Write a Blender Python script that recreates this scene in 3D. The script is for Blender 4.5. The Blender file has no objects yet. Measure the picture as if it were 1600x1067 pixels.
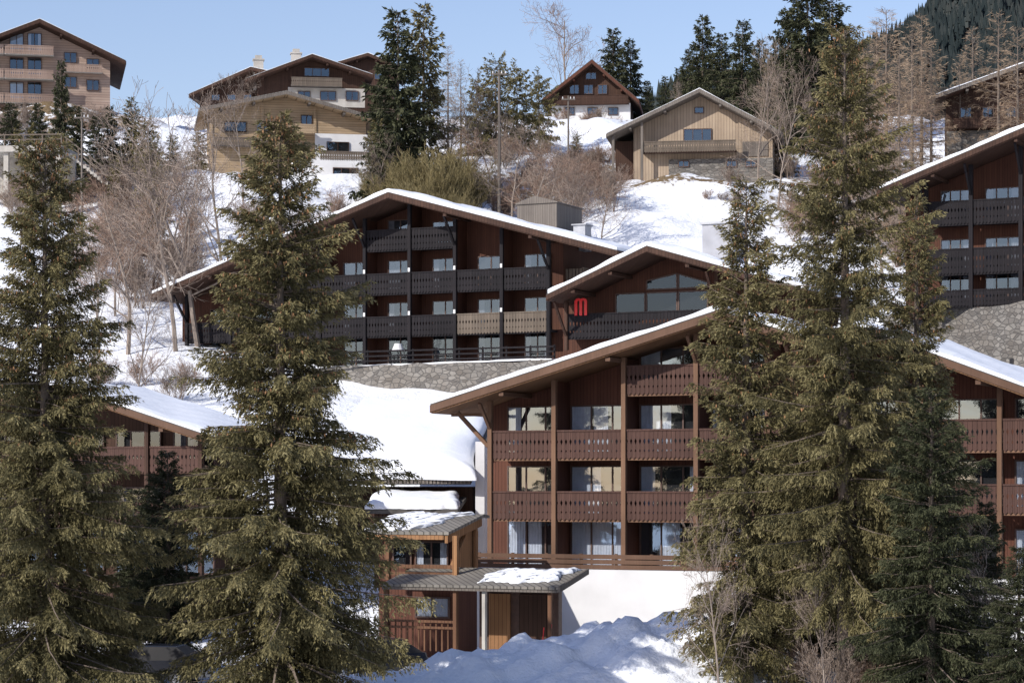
import bpy, bmesh, math, random
import numpy as np
random.seed(7)
F=3600.0; HZ=760.0
TH=math.radians(25)
SC=bpy.context.scene
COL=SC.collection
# ------------------------------------------------------------------ materials
def newmat(name):
    m=bpy.data.materials.new(name); m.use_nodes=True
    nt=m.node_tree; nt.nodes.clear()
    out=nt.nodes.new('ShaderNodeOutputMaterial'); b=nt.nodes.new('ShaderNodeBsdfPrincipled')
    nt.links.new(b.outputs[0],out.inputs[0])
    return m,nt,b,out
def math_n(nt,op,a,b=None,clamp=False):
    n=nt.nodes.new('ShaderNodeMath'); n.operation=op; n.use_clamp=clamp
    for i,x in enumerate((a,b)):
        if x is None: continue
        if isinstance(x,(int,float)): n.inputs[i].default_value=x
        else: nt.links.new(x,n.inputs[i])
    return n.outputs[0]
def mix(nt,f,a,b,bt='MIX'):
    n=nt.nodes.new('ShaderNodeMix'); n.data_type='RGBA'; n.blend_type=bt
    for i,x in ((0,f),(6,a),(7,b)):
        if isinstance(x,(int,float)): n.inputs[i].default_value=x
        elif isinstance(x,tuple): n.inputs[i].default_value=x+(1,)
        else: nt.links.new(x,n.inputs[i])
    return n.outputs[2]
def noise(nt,scale,detail=4,vec=None,mapscale=None,rough=.55,coord='Object'):
    tc=nt.nodes.new('ShaderNodeTexCoord'); v=tc.outputs[coord] if vec is None else vec
    if mapscale:
        mp=nt.nodes.new('ShaderNodeMapping'); mp.inputs['Scale'].default_value=mapscale
        nt.links.new(v,mp.inputs[0]); v=mp.outputs[0]
    n=nt.nodes.new('ShaderNodeTexNoise'); n.inputs['Scale'].default_value=scale; n.inputs['Detail'].default_value=detail
    n.inputs['Roughness'].default_value=rough
    nt.links.new(v,n.inputs['Vector']); return n.outputs['Fac']
def contrast(nt,x,lo,hi):
    n=nt.nodes.new('ShaderNodeMapRange'); n.inputs[1].default_value=lo; n.inputs[2].default_value=hi
    nt.links.new(x,n.inputs[0]); return n.outputs[0]
def bump(nt,b,h,dist,strength=.6):
    n=nt.nodes.new('ShaderNodeBump'); n.inputs['Distance'].default_value=dist; n.inputs['Strength'].default_value=strength
    nt.links.new(h,n.inputs['Height']); nt.links.new(n.outputs[0],b.inputs['Normal'])
def plain(name,c1,c2,scale=3,rough=.8,bd=.01,mapscale=None,metal=0):
    m,nt,b,o=newmat(name)
    n=noise(nt,scale,5,mapscale=mapscale); f=contrast(nt,n,.3,.7)
    nt.links.new(mix(nt,f,c1,c2),b.inputs['Base Color']); b.inputs['Roughness'].default_value=rough
    b.inputs['Metallic'].default_value=metal
    bump(nt,b,n,bd); return m
def wood(name,c1,c2,plank=.16,horiz=False,line=.1,rough=.75):
    m,nt,b,o=newmat(name)
    tc=nt.nodes.new('ShaderNodeTexCoord'); s=nt.nodes.new('ShaderNodeSeparateXYZ'); nt.links.new(tc.outputs['Object'],s.inputs[0])
    q=s.outputs[2] if horiz else math_n(nt,'ADD',s.outputs[0],s.outputs[1])
    q=math_n(nt,'DIVIDE',q,plank); fl=math_n(nt,'FLOOR',q); fr=math_n(nt,'FRACT',q)
    wn=nt.nodes.new('ShaderNodeTexWhiteNoise'); wn.noise_dimensions='1D'; nt.links.new(fl,wn.inputs['W'])
    ms=(.5,.5,9) if horiz else (9,9,.5)
    gn=noise(nt,1.6,5,mapscale=ms)
    stain=noise(nt,.35,3)
    f=math_n(nt,'ADD',math_n(nt,'MULTIPLY',wn.outputs[0],.45),math_n(nt,'MULTIPLY',contrast(nt,gn,.25,.75),.55))
    c=mix(nt,f,c1,c2)
    c=mix(nt,math_n(nt,'MULTIPLY',contrast(nt,stain,.4,.7),.45),c,tuple(x*.5 for x in c1))
    ln=math_n(nt,'LESS_THAN',fr,line)
    c=mix(nt,math_n(nt,'MULTIPLY',ln,.75),c,tuple(x*.2 for x in c1))
    nt.links.new(c,b.inputs['Base Color']); b.inputs['Roughness'].default_value=rough
    b.inputs['Specular IOR Level'].default_value=.2
    h=math_n(nt,'SUBTRACT',gn,ln); bump(nt,b,h,.01); return m
def stone(name,c1,c2,scale=2.2,mort=(.18,.165,.15)):
    m,nt,b,o=newmat(name)
    tc=nt.nodes.new('ShaderNodeTexCoord'); mp=nt.nodes.new('ShaderNodeMapping'); mp.inputs['Scale'].default_value=(1,1,1.8)
    nt.links.new(tc.outputs['Object'],mp.inputs[0])
    v=nt.nodes.new('ShaderNodeTexVoronoi'); v.inputs['Scale'].default_value=scale; nt.links.new(mp.outputs[0],v.inputs['Vector'])
    e=nt.nodes.new('ShaderNodeTexVoronoi'); e.feature='DISTANCE_TO_EDGE'; e.inputs['Scale'].default_value=scale; nt.links.new(mp.outputs[0],e.inputs['Vector'])
    s=nt.nodes.new('ShaderNodeSeparateColor'); nt.links.new(v.outputs['Color'],s.inputs[0])
    n=noise(nt,6,5); n2=noise(nt,.5,4)
    c=mix(nt,s.outputs[0],c1,c2); c=mix(nt,math_n(nt,'MULTIPLY',n,.5),c,tuple(x*.5 for x in c1))
    c=mix(nt,math_n(nt,'MULTIPLY',contrast(nt,n2,.4,.65),.5),c,(.14,.115,.09))
    k=contrast(nt,e.outputs['Distance'],.0,.07)
    c=mix(nt,k,mort,c)
    nt.links.new(c,b.inputs['Base Color']); b.inputs['Roughness'].default_value=.9
    bump(nt,b,k,.06,1); return m
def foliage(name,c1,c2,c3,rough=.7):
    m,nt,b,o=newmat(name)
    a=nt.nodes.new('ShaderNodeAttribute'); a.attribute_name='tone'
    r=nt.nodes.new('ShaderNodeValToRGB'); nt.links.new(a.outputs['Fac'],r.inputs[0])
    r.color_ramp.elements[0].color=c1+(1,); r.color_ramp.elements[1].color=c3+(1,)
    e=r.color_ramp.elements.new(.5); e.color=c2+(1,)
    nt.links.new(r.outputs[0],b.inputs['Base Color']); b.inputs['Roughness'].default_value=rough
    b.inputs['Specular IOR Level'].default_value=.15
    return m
M={}
M['woodA']=wood('red_brown_cladding',(.080,.031,.020),(.132,.054,.034))
M['railA']=wood('brown_carved_boards',(.070,.037,.029),(.104,.055,.042),plank=.2,line=.04)
M['postA']=wood('honey_brown_timber',(.135,.075,.046),(.22,.125,.076),plank=.4,line=.0)
M['soffit']=wood('orange_timber',(.16,.083,.042),(.25,.135,.067),plank=.18)
M['fascA']=wood('brown_fascia_timber',(.11,.062,.04),(.165,.095,.062),plank=.8,line=0)
M['door']=wood('orange_door_timber',(.24,.12,.055),(.36,.19,.09),plank=.18)
M['porch']=wood('warm_porch_timber',(.13,.065,.036),(.21,.105,.058),plank=.16)
M['woodB']=wood('dark_red_cladding',(.060,.024,.015),(.11,.045,.027))
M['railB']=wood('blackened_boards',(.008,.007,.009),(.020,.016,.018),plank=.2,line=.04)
M['railC']=wood('grey_brown_boards',(.11,.088,.068),(.19,.15,.115),plank=.2,line=.04)
M['gold']=wood('golden_log_cladding',(.31,.22,.13),(.46,.34,.22),plank=.22,horiz=True)
M['barn']=wood('weathered_tan_boards',(.30,.225,.16),(.44,.345,.25),plank=.25)
M['apart']=wood('pinkish_beige_boards',(.33,.23,.18),(.46,.35,.28),plank=.25,horiz=True)
M['dark']=wood('dark_brown_boards',(.045,.024,.017),(.085,.045,.03),plank=.2)
M['greyw']=wood('grey_weathered_boards',(.13,.11,.095),(.22,.19,.16),plank=.16)
M['roofm']=wood('standing_seam_roofing',(.16,.145,.125),(.28,.255,.22),plank=.3,line=.2,rough=.6)
M['roofd']=plain('dark_roofing',(.05,.045,.04),(.10,.09,.08),2)
M['white']=plain('white_render',(.60,.59,.58),(.70,.69,.68),.7,.9)
M['palegrey']=plain('pale_grey_render',(.30,.30,.32),(.40,.40,.42),1.2,.9)
M['conc']=plain('pale_concrete',(.34,.31,.27),(.46,.43,.38),1.5,.9)
M['stone']=stone('rubble_stone',(.11,.102,.093),(.30,.28,.25))
M['metal']=plain('grey_metal',(.25,.26,.28),(.35,.36,.38),3,.4,metal=.6)
M['red']=plain('red_paint',(.62,.010,.012),(.75,.015,.018),4,.4,0)
M['frame']=plain('dark_window_timber',(.05,.025,.018),(.09,.045,.03),5,.6)
M['framew']=plain('pale_window_timber',(.55,.5,.45),(.65,.6,.55),5,.6)
M['back']=plain('dim_room',(.010,.010,.012),(.022,.02,.02),1.5)
M['curt']=plain('pale_curtain_cloth',(.58,.60,.63),(.72,.74,.77),3,.9)
M['curtd']=plain('grey_curtain_cloth',(.18,.18,.20),(.30,.30,.32),3,.9)
M['black']=plain('black_rubber',(.01,.01,.01),(.02,.02,.02),4,.7)
M['carp']=plain('dark_car_paint',(.012,.014,.02),(.018,.02,.028),2,.25,0)
M['bark']=plain('spruce_bark',(.08,.06,.045),(.20,.155,.12),3,.9,.03,(3,3,.6))
M['barkl']=plain('pale_bark',(.14,.11,.09),(.30,.245,.20),3,.9,.02,(2,2,.5))
M['cone']=plain('brown_cones',(.20,.10,.045),(.30,.16,.07),5,.8)
M['rail5']=wood('pale_brown_boards',(.26,.18,.14),(.38,.28,.22),plank=.2,line=.04)
M['farm']=plain('forest_floor',(.02,.024,.02),(.04,.04,.035),.02)
def glassmat(key,name,refl,tint,bs=.15):
    m,nt,b,o=newmat(name); nt.nodes.remove(b)
    tr=nt.nodes.new('ShaderNodeBsdfTransparent'); gl=nt.nodes.new('ShaderNodeBsdfGlossy'); gl.inputs['Roughness'].default_value=.02
    tr.inputs[0].default_value=tint; gl.inputs[0].default_value=(.62,.80,1.0,1)
    ms=nt.nodes.new('ShaderNodeMixShader'); ms.inputs[0].default_value=refl
    nt.links.new(tr.outputs[0],ms.inputs[1]); nt.links.new(gl.outputs[0],ms.inputs[2]); nt.links.new(ms.outputs[0],o.inputs[0])
    bn=nt.nodes.new('ShaderNodeBump'); bn.inputs['Distance'].default_value=.02; bn.inputs['Strength'].default_value=bs
    nt.links.new(noise(nt,.9,2),bn.inputs['Height']); nt.links.new(bn.outputs[0],gl.inputs['Normal'])
    M[key]=m
glassmat('glass','window_glass',.26,(.86,.88,.92,1))
glassmat('glassd','dim_window_glass',.13,(.7,.72,.75,1))
glassmat('glassk','dark_window_glass',.06,(.5,.52,.55,1),.05)
# snow
m,nt,b,o=newmat('snow')
n1=noise(nt,.6,6); n2=noise(nt,7,4)
h=math_n(nt,'ADD',n1,math_n(nt,'MULTIPLY',n2,.15))
nt.links.new(mix(nt,n1,(.78,.80,.84),(.86,.865,.875)),b.inputs['Base Color']); b.inputs['Roughness'].default_value=.6
b.inputs['Specular IOR Level'].default_value=.15
bump(nt,b,h,.12,.6); M['snow']=m
# ground
m,nt,b,o=newmat('snowy_ground')
n1=noise(nt,.12,7); n2=noise(nt,1.4,6,rough=.6); n3=noise(nt,9,4)
a=nt.nodes.new('ShaderNodeAttribute'); a.attribute_name='earth'
lim=math_n(nt,'MINIMUM',math_n(nt,'MULTIPLY',a.outputs['Fac'],3.0),1.0)
var=math_n(nt,'ADD',math_n(nt,'MULTIPLY',math_n(nt,'SUBTRACT',n2,.5),1.3),math_n(nt,'MULTIPLY',math_n(nt,'SUBTRACT',n1,.5),.8))
e=math_n(nt,'ADD',a.outputs['Fac'],math_n(nt,'MULTIPLY',var,lim))
ef=contrast(nt,e,.40,.55)
ec=mix(nt,contrast(nt,n3,.3,.7),(.085,.06,.035),(.25,.18,.10))
sc_=mix(nt,n1,(.78,.80,.84),(.86,.865,.875))
nt.links.new(mix(nt,ef,sc_,ec),b.inputs['Base Color']); b.inputs['Roughness'].default_value=.7
b.inputs['Specular IOR Level'].default_value=.12
hh=math_n(nt,'ADD',n2,math_n(nt,'MULTIPLY',n3,.15)); bump(nt,b,hh,.24,.8); M['ground']=m
M['spruce']=foliage('spruce_needles',(.030,.028,.013),(.118,.101,.044),(.265,.225,.108))
M['spruced']=foliage('deep_green_needles',(.012,.016,.009),(.038,.042,.020),(.095,.095,.048))
M['olive']=foliage('olive_needles',(.05,.045,.018),(.13,.11,.045),(.23,.19,.09))
M['larch']=foliage('bare_larch_twigs',(.15,.105,.07),(.27,.195,.13),(.41,.31,.22))
M['twig']=foliage('bare_twigs',(.12,.09,.07),(.22,.17,.135),(.34,.27,.22))
M['twigr']=foliage('reddish_bare_twigs',(.14,.09,.065),(.25,.165,.12),(.37,.26,.19))
M['twigo']=foliage('olive_brown_twigs',(.095,.075,.033),(.18,.145,.066),(.29,.235,.12))
M['farf']=foliage('haze_tinted_forest',(.010,.017,.018),(.022,.031,.031),(.05,.055,.05))  # bluish distance haze is mixed into the tree colours

# ------------------------------------------------------------------ mesh helper
class MB:
    def __init__(s): s.v=[]; s.f=[]; s.m=[]
    def add(s,vs,fs,m=0):
        o=len(s.v); s.v+= [tuple(map(float,x)) for x in vs]; s.f+=[tuple(i+o for i in f) for f in fs]; s.m+=[m]*len(fs)
    def box(s,a,b,c,d,e,f,m=0):
        s.add([(a,c,e),(b,c,e),(b,d,e),(a,d,e),(a,c,f),(b,c,f),(b,d,f),(a,d,f)],
              [(0,3,2,1),(4,5,6,7),(0,1,5,4),(1,2,6,5),(2,3,7,6),(3,0,4,7)],m)
    def prism(s,poly,v0,v1,m=0):
        n=len(poly); vs=[(p[0],v0,p[1]) for p in poly]+[(p[0],v1,p[1]) for p in poly]
        fs=[tuple(range(n)),tuple(range(2*n-1,n-1,-1))]+[(i,i+n,(i+1)%n+n,(i+1)%n) for i in range(n)]
        s.add(vs,fs,m)
    def prismx(s,poly,u0,u1,m=0):
        n=len(poly); vs=[(u0,p[0],p[1]) for p in poly]+[(u1,p[0],p[1]) for p in poly]
        fs=[tuple(range(n)),tuple(range(2*n-1,n-1,-1))]+[(i,i+n,(i+1)%n+n,(i+1)%n) for i in range(n)]
        s.add(vs,fs,m)
    def beam(s,p,q,w,m=0,w2=None):
        p=np.array(p,float); q=np.array(q,float); d=q-p; L=np.linalg.norm(d); d/=L
        a=np.cross(d,[0,0,1]); 
        if np.linalg.norm(a)<1e-3: a=np.array([1.,0,0])
        a/=np.linalg.norm(a); b=np.cross(d,a); a=a*w/2; b=b*(w2 or w)/2
        s.add([p-a-b,p+a-b,p+a+b,p-a+b,q-a-b,q+a-b,q+a+b,q-a+b],[(0,3,2,1),(4,5,6,7),(0,1,5,4),(1,2,6,5),(2,3,7,6),(3,0,4,7)],m)
    def cyl(s,p,q,r0,r1,n=12,m=0):
        p=np.array(p,float); q=np.array(q,float); d=(q-p)/np.linalg.norm(q-p)
        a=np.cross(d,[0,0,1]); 
        if np.linalg.norm(a)<1e-3: a=np.array([1.,0,0])
        a/=np.linalg.norm(a); b=np.cross(d,a)
        vs=[]
        for c,r in ((p,r0),(q,r1)):
            for i in range(n):
                t=2*math.pi*i/n; vs.append(c+r*(a*math.cos(t)+b*math.sin(t)))
        s.add(vs,[tuple(range(n)),tuple(range(2*n-1,n-1,-1))]+[(i,i+n,(i+1)%n+n,(i+1)%n) for i in range(n)],m)
    def obj(s,name,mats,parent=None,label=None,smooth=False):
        me=bpy.data.meshes.new(name); me.from_pydata(s.v,[],s.f); 
        for x in mats: me.materials.append(M[x])
        me.polygons.foreach_set('material_index',s.m)
        bm=bmesh.new(); bm.from_mesh(me); bmesh.ops.recalc_face_normals(bm,faces=bm.faces); bm.to_mesh(me); bm.free()
        if smooth:
            for p in me.polygons: p.use_smooth=True
        o=bpy.data.objects.new(name,me); COL.objects.link(o)
        if parent: o.parent=parent
        if label: o['label']=label
        return o
def snowpatch(mb,c00,c10,c11,c01,t,nu,nv,seed=0,rag=0.0,m=0,edge=.62,lump=1.0):
    rs=np.random.RandomState(seed); ph=rs.rand(8)*6.28
    C=[np.array(c,float) for c in (c00,c10,c11,c01)]
    vs=[]; lu=np.linalg.norm(C[1]-C[0]); lv=np.linalg.norm(C[3]-C[0])
    ths=[]
    for j in range(nv+1):
        for i in range(nu+1):
            a=i/nu; b=j/nv; aa=a;bb=b
            if rag:
                wob=lambda q,k:rag*(math.sin(q*9+ph[k])+.6*math.sin(q*23+ph[k+1])+.4*math.sin(q*51+ph[k+2]))
                aa=a+wob(b,0)/lu; bb=b+wob(a,2)/lv
            P=C[0]*(1-aa)*(1-bb)+C[1]*aa*(1-bb)+C[2]*aa*bb+C[3]*(1-aa)*bb
            ed=min(a*lu,(1-a)*lu,b*lv,(1-b)*lv)
            k=min(1,ed/(t*1.2)); k=math.sqrt(max(0,1-(1-k)**2))
            th=t*(edge+(1-edge)*k)*(1+lump*(.16*math.sin(P[0]*1.3+P[1]*.9+ph[4])+.09*math.sin(P[0]*3.7-P[1]*2.9+ph[5])))
            ths.append(th); vs.append((P[0],P[1],P[2]+th))
    nb=len(vs); fs=[]
    for j in range(nv):
        for i in range(nu):
            q=j*(nu+1)+i; fs.append((q,q+1,q+nu+2,q+nu+1))
    ring=[i for i in range(nu+1)]+[j*(nu+1)+nu for j in range(1,nv+1)]+[nv*(nu+1)+i for i in range(nu-1,-1,-1)]+[j*(nu+1) for j in range(nv-1,0,-1)]
    low=[(vs[r][0],vs[r][1],vs[r][2]-ths[r]+.002) for r in ring]
    n=len(ring); vs+=low
    for k in range(n): fs.append((ring[k],ring[(k+1)%n],nb+(k+1)%n,nb+k))
    mb.add(vs,fs,m)
def empty(name,loc,rz,label,cat,group=None):
    e=bpy.data.objects.new(name,None); COL.objects.link(e); e.location=loc; e.rotation_euler=(0,0,rz)
    e.empty_display_size=.5
    e['label']=label; e['category']=cat
    if group: e['group']=group
    return e
class Fr:
    """local frame of a facade: u along, v back, w up"""
    def __init__(s,px,D,th,basepy):
        s.X=(px-800)/F*D; s.D=D; s.c=math.cos(th); s.s=math.sin(th); s.th=th; s.z=(HZ-basepy)/F*D
    def u(s,px,v=0):
        t=(px-800)/F; return (t*(s.D+v*s.c)-s.X-v*s.s)/(s.c+t*s.s)
    def w(s,px,py,v=0):
        return (HZ-py)/F*(s.D-s.u(px,v)*s.s+v*s.c)-s.z
    def p(s,px,py,v=0): return (s.u(px,v),s.w(px,py,v))
# ------------------------------------------------------------------ terrain
PY=[-1500,0,50,75,90,104,110,120,130,138,146,156,165,190,200,215,230,266,300,360,700,3500]
PZ=[-30,-11,-8.2,-7.6,-7.3,-6.9,-5.4,-2,2,5,7,10,14,22.6,26.2,31,35.5,41.5,46.5,51,60,60]
def wav(x,y):
    return (np.sin(x*.21+y*.13)+np.sin(x*.13-y*.27+1.3)+.5*np.sin(x*.53+y*.41+2)+.35*np.sin(x*.9-y*.7)+.2*np.sin(x*1.7+y*1.9+.5))
def gz(x,y):
    x=np.asarray(x,float); y=np.asarray(y,float)
    z=np.interp(y,PY,PZ)
    amp=np.interp(y,[0,80,100,150,200,400,1500],[.1,.08,.08,.25,.45,.8,2])
    z=z+wav(x,y)*amp
    m=np.exp(-((x-6.2)/6.0)**2-((y-87.5)/4.6)**2)
    z=z+2.35*m+.9*np.exp(-((x+1.5)/3.5)**2-((y-85)/3.2)**2)
    k=np.exp(-((x-3)/12)**2-((y-86)/5.5)**2)
    z=z+k*(.20*np.sin(x*1.9+y*.8+.4)+.16*np.sin(x*1.1-y*2.3+1)+.11*np.sin(x*3.3+y*2.1)+.10*np.sin(-x*2.6+y*3.9+2)+.06*np.sin(x*5.3-y*4.7)+.05*np.sin(x*7.9+y*6.1)+.04*np.sin(-x*9.3+y*8.7))
    z=z+1.6*np.exp(-((x-16.5)/8)**2-((y-194)/6)**2)
    z=z+2.6*np.exp(-((x+47)/16)**2-((y-226)/8)**2)
    return z
def G(x,y): return float(gz(x,y))
def build_ground():
    xs=np.concatenate([np.array([-3000,-1500,-700,-350,-200,-130,-100]),np.arange(-80,-14,1.0),np.arange(-14,22,.25),np.arange(22,81,1.0),np.array([100,130,200,350,700,1500,3000])])
    ys=np.concatenate([np.array([-1500,-600,-200,-50,0,25,40,55]),np.arange(65,78,1),np.arange(78,98,.25),np.arange(98,310,1.25),np.array([315,330,360,400,500,700,1100,2000,3500])])
    X,Y=np.meshgrid(xs,ys); Z=gz(X,Y)
    nx=len(xs); ny=len(ys)
    V=np.stack([X,Y,Z],-1).reshape(-1,3)
    fs=[]
    for j in range(ny-1):
        for i in range(nx-1):
            q=j*nx+i; fs.append((q,q+1,q+nx+1,q+nx))
    me=bpy.data.meshes.new('ground'); me.from_pydata(V.tolist(),[],fs); me.materials.append(M['ground'])
    x=V[:,0];y=V[:,1]
    def blob(px,py,D,rx,ry,a): 
        cx=(px-800)/F*D; return a*np.exp(-((x-cx)/rx)**2-((y-D)/ry)**2)
    e=np.zeros(len(V))
    for bb in [(660,0,190,8,10,.6),(560,0,198,6,6,.45),(850,0,198,9,9,.56),(940,0,210,8,8,.55),(1015,0,195,3.5,3,.6),(1110,0,193,9,2.0,.5),(760,0,212,9,10,.5),(800,0,186,7,5,.38),
               (200,0,208,12,8,.5),(60,0,203,14,10,.5),(1350,0,190,12,18,.55),(1560,0,180,12,15,.55),(1200,0,205,7,8,.5),(1150,0,240,20,20,.5),(640,0,235,12,16,.5),(350,0,196,10,7,.4),(60,0,226,18,10,.6),(220,0,172,9,9,.34),
               (1450,0,78,5,3,.35),(690,0,88,2.0,1.2,.3)]:
        e=np.maximum(e,blob(*bb))
    e[e<.03]=0
    at=me.attributes.new('earth','FLOAT','POINT'); at.data.foreach_set('value',e.astype(np.float32))
    for p in me.polygons: p.use_smooth=True
    o=bpy.data.objects.new('ground',me); COL.objects.link(o); o['kind']='structure'
build_ground()
# ------------------------------------------------------------------ building parts
def window(root,u0,u1,w0,w1,v,panes=2,curt=None,frame='frame',fw=.07,name='window',glass='glass',cm='curt'):
    mb=MB()
    mb.box(u0,u1,v-.03,v-.01,w0,w1,1)
    mb.box(u0,u0+fw,v-.12,v-.031,w0,w1,0); mb.box(u1-fw,u1,v-.12,v-.031,w0,w1,0)
    mb.box(u0+fw,u1-fw,v-.12,v-.031,w1-fw,w1,0); mb.box(u0+fw,u1-fw,v-.12,v-.031,w0,w0+fw,0)
    for i in range(1,panes):
        c=u0+(u1-u0)*i/panes; mb.box(c-fw*.5,c+fw*.5,v-.118,v-.031,w0+fw,w1-fw,0)
    mb.add([(u0+fw,v-.09,w0+fw),(u1-fw,v-.09,w0+fw),(u1-fw,v-.09,w1-fw),(u0+fw,v-.09,w1-fw)],[(0,1,2,3)],2)
    if curt is None: curt=random.choice([0,1,2,2,3])
    W=u1-u0
    segs={0:[],1:[(0,.3)],2:[(0,.22),(.78,1)],3:[(0,.48)],4:[(0,1)],5:[(0,.33),(.36,.60)],6:[(.3,.62)]}[curt]
    for a,b in segs:
        n=max(4,int((b-a)*W/.07)); pts=[(u0+fw+.005+(W-2*fw-.01)*(a+(b-a)*i/n), v-(.045 if i%2 else .07)) for i in range(n+1)]
        for i in range(n):
            mb.add([(pts[i][0],pts[i][1],w0+fw),(pts[i+1][0],pts[i+1][1],w0+fw),(pts[i+1][0],pts[i+1][1],w1-fw),(pts[i][0],pts[i][1],w1-fw)],[(0,1,2,3)],3)
    return mb.obj(name,[frame,'back',glass,cm],root)
def carved(mb,u0,u1,w0,w1,v0,bw=.21,m=0,kk0=.2):
    n=max(2,round((u1-u0)/bw)); bw=(u1-u0)/n; g=.005; h=w1-w0; k=kk0*bw
    for i in range(n):
        a=u0+i*bw+g; b=u0+(i+1)*bw-g
        L=[(a,w0+.08*h)]; R=[(b,w0+.08*h)]
        for f0,f1,f2,kk in ((.24,.30,.36,k*.8),(.52,.65,.74,k*1.2)):
            L+=[(a,w0+f0*h),(a+kk,w0+f1*h),(a,w0+f2*h)]; R+=[(b,w0+f0*h),(b-kk,w0+f1*h),(b,w0+f2*h)]
        L.append((a,w1)); R.append((b,w1))
        poly=[((a+b)/2,w0)]+R+L[::-1]
        mb.prism(poly,v0,v0+.035,m)
def balcony(root,u0,u1,wt,wb,depth,rail,slab,bw=.21,v=0,label=None):
    mb=MB(); mb.box(u0,u1,v+.05,v+depth-.01,wb+.05,wb+.2); 
    mb.box(u0,u1,v+.052,v+.15,wb-.06,wb+.048)
    bal=mb.obj('balcony',[slab],root,label)
    mb=MB(); carved(mb,u0+.02,u1-.02,wb-.02,wt-.05,v,bw)
    mb.box(u0,u1,v-.035,v+.07,wt-.05,wt+.03); mb.box(u0,u1,v+.037,v+.08,wb+.25,wb+.33)
    mb.obj('railing',[rail],bal)
    return bal
class House: pass
def house(kind,label,cat,px0,D,th,basepy,L,T,R,wl,wr,ov=1.2,dep=10,thk=.35,wall='woodA',roofm='roofd',fas='fascA',snow=.28,vw=0,sink=4,group=None,soff='soffit',back=.8,seed=1,rag=0):
    H=House(); fr=Fr(px0,D,th,basepy); H.fr=fr
    root=empty(kind,(fr.X,D,fr.z),-th,label,cat,group); H.root=root
    Lp=fr.p(*L,-ov); Tp=fr.p(*T,-ov); Rp=fr.p(*R,-ov); H.L,H.T,H.R=Lp,Tp,Rp
    def line(u):
        if u<Tp[0]: return Lp[1]+(Tp[1]-Lp[1])*(u-Lp[0])/(Tp[0]-Lp[0])
        return Tp[1]+(Rp[1]-Tp[1])*(u-Tp[0])/(Rp[0]-Tp[0])
    H.line=line; H.thk=thk
    ul=fr.u(wl,vw) if wl is not None else Lp[0]+1; ur=fr.u(wr,vw) if wr is not None else Rp[0]-1
    H.ul,H.ur=ul,ur; H.vw=vw
    poly=[(ul,-sink),(ur,-sink),(ur,line(ur)-thk-.02)]
    if ul<Tp[0]<ur: poly.append((Tp[0],Tp[1]-thk-.02))
    poly.append((ul,line(ul)-thk-.02))
    mb=MB(); mb.prism(poly,vw,dep); H.wall=mb.obj('wall',[wall],root)
    mb=MB(); ch=[Lp,Tp,Rp,(Rp[0],Rp[1]-thk),(Tp[0],Tp[1]-thk),(Lp[0],Lp[1]-thk)]
    mb.prism(ch,-ov,dep+back,0); 
    roof=mb.obj('roof',[soff],root); H.roof=roof
    mb=MB(); e=.03
    ch2=[(Lp[0]-.02,Lp[1]+e),(Tp[0],Tp[1]+e),(Rp[0]+.02,Rp[1]+e),(Rp[0]+.02,Rp[1]-thk*.8),(Tp[0],Tp[1]-thk*.85),(Lp[0]-.02,Lp[1]-thk*.8)]
    mb.prism(ch2,-ov-.06,-ov-.003); 
    mb.box(Lp[0]-.08,Lp[0]-.003,-ov,dep+back,Lp[1]-thk*.9,Lp[1]+e-.01); mb.box(Rp[0]+.003,Rp[0]+.08,-ov,dep+back,Rp[1]-thk*.9,Rp[1]+e-.01)
    mb.obj('fascia_board',[fas],roof)
    mb=MB()
    mb.prism([(Lp[0]-.02,Lp[1]+e+.004),(Tp[0],Tp[1]+e+.004),(Rp[0]+.02,Rp[1]+e+.004),(Rp[0]+.02,Rp[1]+e+.05),(Tp[0],Tp[1]+e+.05),(Lp[0]-.02,Lp[1]+e+.05)],-ov-.07,dep+back)
    mb.obj('roof_covering',[roofm],roof)
    for A,B in ((Lp,Tp),(Tp,Rp)):
        if abs(B[0]-A[0])<1: continue
        for k in (2,5):
            f=k/8
            cu=A[0]+(B[0]-A[0])*f; cw=A[1]+(B[1]-A[1])*f-thk-.1
            mb=MB(); mb.box(cu-.11,cu+.11,-ov+.1,vw+.002 if vw>0 else -.002,cw-.1,cw+.07)
            mb.obj('purlin',[fas],roof)
    if snow:
        mb=MB(); z=e+.051
        for A,B,sd in ((Lp,Tp,seed),(Tp,Rp,seed+5)):
            ln=max(6,int(abs(B[0]-A[0])/.35)); nv=14
            a0,a1=(A[0]+.05,B[0]) if A is Lp else (A[0],B[0]-.05)
            snowpatch(mb,(a0,-ov-.04,A[1]+z),(a1,-ov-.04,B[1]+z),(a1,dep+back-.1,B[1]+z),(a0,dep+back-.1,A[1]+z),snow,ln,nv,sd,rag)
        mb.obj('roof_snow',['snow'],roof)
    return H
def post(root,u,w0,w1,wd=.2,v0=-.1,v1=.12,mat='postA',brace=0,bd=1.1):
    mb=MB(); mb.box(u-wd/2,u+wd/2,v0,v1,w0,w1)
    if brace: mb.beam((u,v0+.02,w1-bd*1.2),(u,v0-bd,w1-.15),.13)
    return mb.obj('post',[mat],root)
def partition(root,u,w0,w1,v0,v1,mat):
    mb=MB(); mb.box(u-.05,u+.05,v0,v1,w0,w1); return mb.obj('partition',[mat],root)
GH='timber hotel chalets'
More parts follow.
